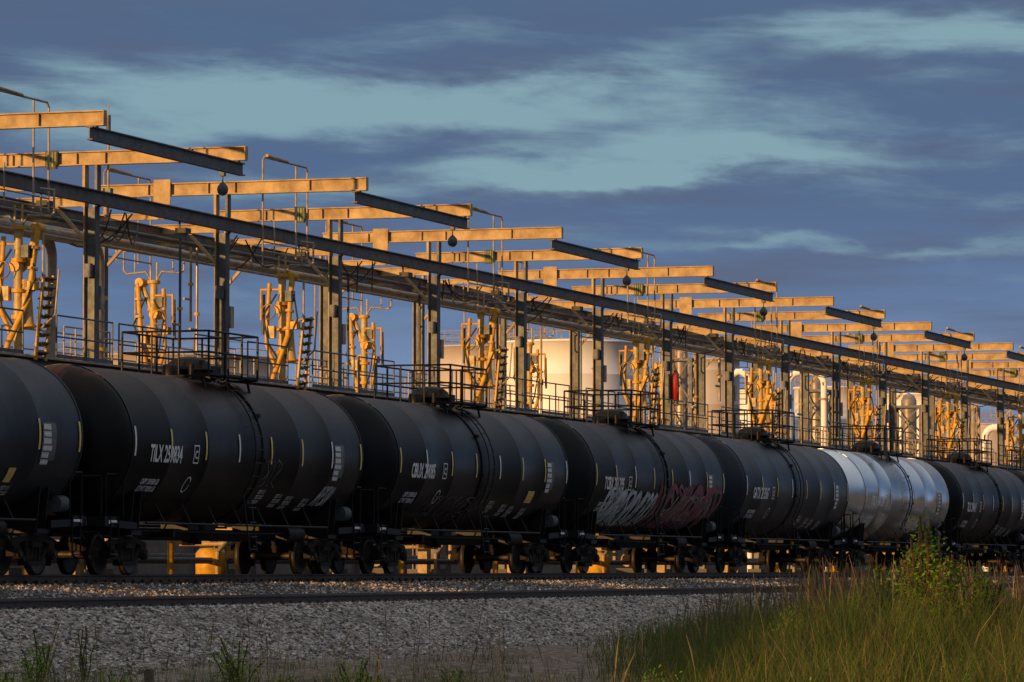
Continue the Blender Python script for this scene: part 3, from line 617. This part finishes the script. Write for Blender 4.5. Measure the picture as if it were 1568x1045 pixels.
# ------------------------------------------------------------------ sky
SE=math.radians(6.2); AZ=math.radians(24)
W=bpy.data.worlds.new("World"); sc.world=W; W.use_nodes=True; nt=W.node_tree; N=nt.nodes; L=nt.links; bg=N["Background"]
sky=N.new("ShaderNodeTexSky"); sky.sky_type='NISHITA'; sky.sun_disc=False; sky.sun_elevation=SE; sky.sun_rotation=math.radians(-66)
tc=N.new("ShaderNodeTexCoord")
def math_(op,a,b=None,c=None,clamp=False):
    n=N.new("ShaderNodeMath"); n.operation=op; n.use_clamp=clamp
    for i,q in enumerate((a,b,c)):
        if q is None: continue
        if isinstance(q,(int,float)): n.inputs[i].default_value=q
        else: L.new(q,n.inputs[i])
    return n.outputs[0]
sp=N.new("ShaderNodeSeparateXYZ"); L.new(tc.outputs["Generated"],sp.inputs[0])
hd=math_('MULTIPLY',math_('ADD',math_('MULTIPLY',sp.outputs[0],RT[0]),math_('MULTIPLY',sp.outputs[1],RT[1])),57.3)
el=math_('MULTIPLY',sp.outputs[2],57.3)
def nz(sx_,sy_,off,det=6,ro_=.55,dist=0):
    cb=N.new("ShaderNodeCombineXYZ"); L.new(math_('MULTIPLY_ADD',hd,sx_,math_('MULTIPLY',el,.25)),cb.inputs[0]); L.new(math_('MULTIPLY',el,sy_),cb.inputs[1]); cb.inputs[2].default_value=off
    n=N.new("ShaderNodeTexNoise"); n.inputs["Scale"].default_value=1; n.inputs["Detail"].default_value=det; n.inputs["Roughness"].default_value=ro_; n.inputs["Distortion"].default_value=dist
    L.new(cb.outputs[0],n.inputs["Vector"]); return n.outputs[0]
wx=nz(.35,.9,2); wy=nz(.30,1.0,9); st=nz(.34,1.9,21,9,.6,.5); st2=nz(.8,4.0,51,9,.6,.3)
h2=math_('ADD',hd,math_('MULTIPLY',math_('SUBTRACT',wx,.5),5)); e2=math_('ADD',el,math_('MULTIPLY',math_('SUBTRACT',wy,.5),1.7))
acc=None
for (a0,e0,ra,re,am) in((-3.4,6.2,3.5,.42,1.),(.6,6.2,2.4,.45,1.),(.8,5.35,2.0,.2,.75),(3.4,5.5,2.6,.30,.85),(5.6,7.15,2.6,.38,.85),(4.6,4.4,2.8,.12,.6),(-2.5,5.1,3,.25,.45)):
    g=math_('ADD',math_('POWER',math_('DIVIDE',math_('ABSOLUTE',math_('SUBTRACT',h2,a0)),ra),2.),math_('POWER',math_('DIVIDE',math_('ABSOLUTE',math_('SUBTRACT',e2,e0)),re),2.))
    g=math_('MULTIPLY',math_('EXPONENT',math_('MULTIPLY',g,-1)),am); acc=g if acc is None else math_('ADD',acc,g)
mk=math_('ADD',math_('ADD',acc,math_('MULTIPLY',math_('SUBTRACT',st,.5),1.6)),math_('MULTIPLY',math_('SUBTRACT',st2,.5),.5))
mrn=N.new("ShaderNodeMapRange"); mrn.interpolation_type='SMOOTHSTEP'; mrn.inputs[1].default_value=.0; mrn.inputs[2].default_value=1.0; L.new(mk,mrn.inputs[0])
rp=N.new("ShaderNodeValToRGB"); L.new(math_('DIVIDE',el,57.3),rp.inputs[0]); e=rp.color_ramp.elements
def lin(c): return tuple(((x/255)/12.92 if x<10.3 else ((x/255+.055)/1.055)**2.4) for x in c)
e[0].position=0; e[0].color=(*lin((150,166,192)),1); e[1].position=1; e[1].color=(.70,.71,.72,1)
for p_,c_ in((.04,(122,148,188)),(.062,(90,118,162)),(.085,(76,101,143)),(.13,(74,98,136))): q=e.new(p_); q.color=(*lin(c_),1)
q=e.new(.3); q.color=(.32,.355,.41,1)
mc=N.new("ShaderNodeMixRGB"); L.new(mrn.outputs[0],mc.inputs[0]); L.new(rp.outputs[0],mc.inputs[1]); mc.inputs[2].default_value=(*lin((130,164,180)),1)
pn=nz(.22,1.6,33,5); pm=N.new("ShaderNodeMapRange"); pm.inputs[1].default_value=.45; pm.inputs[2].default_value=.68; pm.inputs[4].default_value=.75; L.new(pn,pm.inputs[0])
mp2=N.new("ShaderNodeMixRGB"); L.new(math_('MULTIPLY',pm.outputs[0],math_('SUBTRACT',1,mrn.outputs[0])),mp2.inputs[0]); L.new(mc.outputs[0],mp2.inputs[1]); mp2.inputs[2].default_value=(*lin((80,92,124)),1)
sc10=N.new("ShaderNodeMixRGB"); sc10.blend_type='MULTIPLY'; sc10.inputs[0].default_value=1; L.new(mp2.outputs[0],sc10.inputs[1]); sc10.inputs[2].default_value=(10,10,10,1)
fin=N.new("ShaderNodeMixRGB"); fin.inputs[0].default_value=.08; L.new(sc10.outputs[0],fin.inputs[1]); L.new(sky.outputs[0],fin.inputs[2])
L.new(fin.outputs[0],bg.inputs[0]); bg.inputs[1].default_value=.1
sd=bpy.data.lights.new('sun','SUN'); sd.energy=5; sd.angle=math.radians(.5); sd.color=(1,.55,.19); so=bpy.data.objects.new('sun',sd); sc.collection.objects.link(so)
to=Vector((-math.cos(AZ)*math.cos(SE),math.sin(AZ)*math.cos(SE),math.sin(SE))); so.rotation_euler=to.to_track_quat('Z','Y').to_euler(); so.location=(0,80,40)
# ------------------------------------------------------------------ camera
cd=bpy.data.cameras.new('camera'); cd.lens=36*F/1568; cd.sensor_width=36; cd.clip_start=.5; cd.clip_end=12000
co=bpy.data.objects.new('camera',cd); sc.collection.objects.link(co); co.location=(0,0,.14)
co.rotation_euler=(math.radians(90+3.05),0,TH-math.pi/2); sc.camera=co
sc.view_settings.view_transform='Standard'; sc.view_settings.look='None'; sc.view_settings.exposure=0
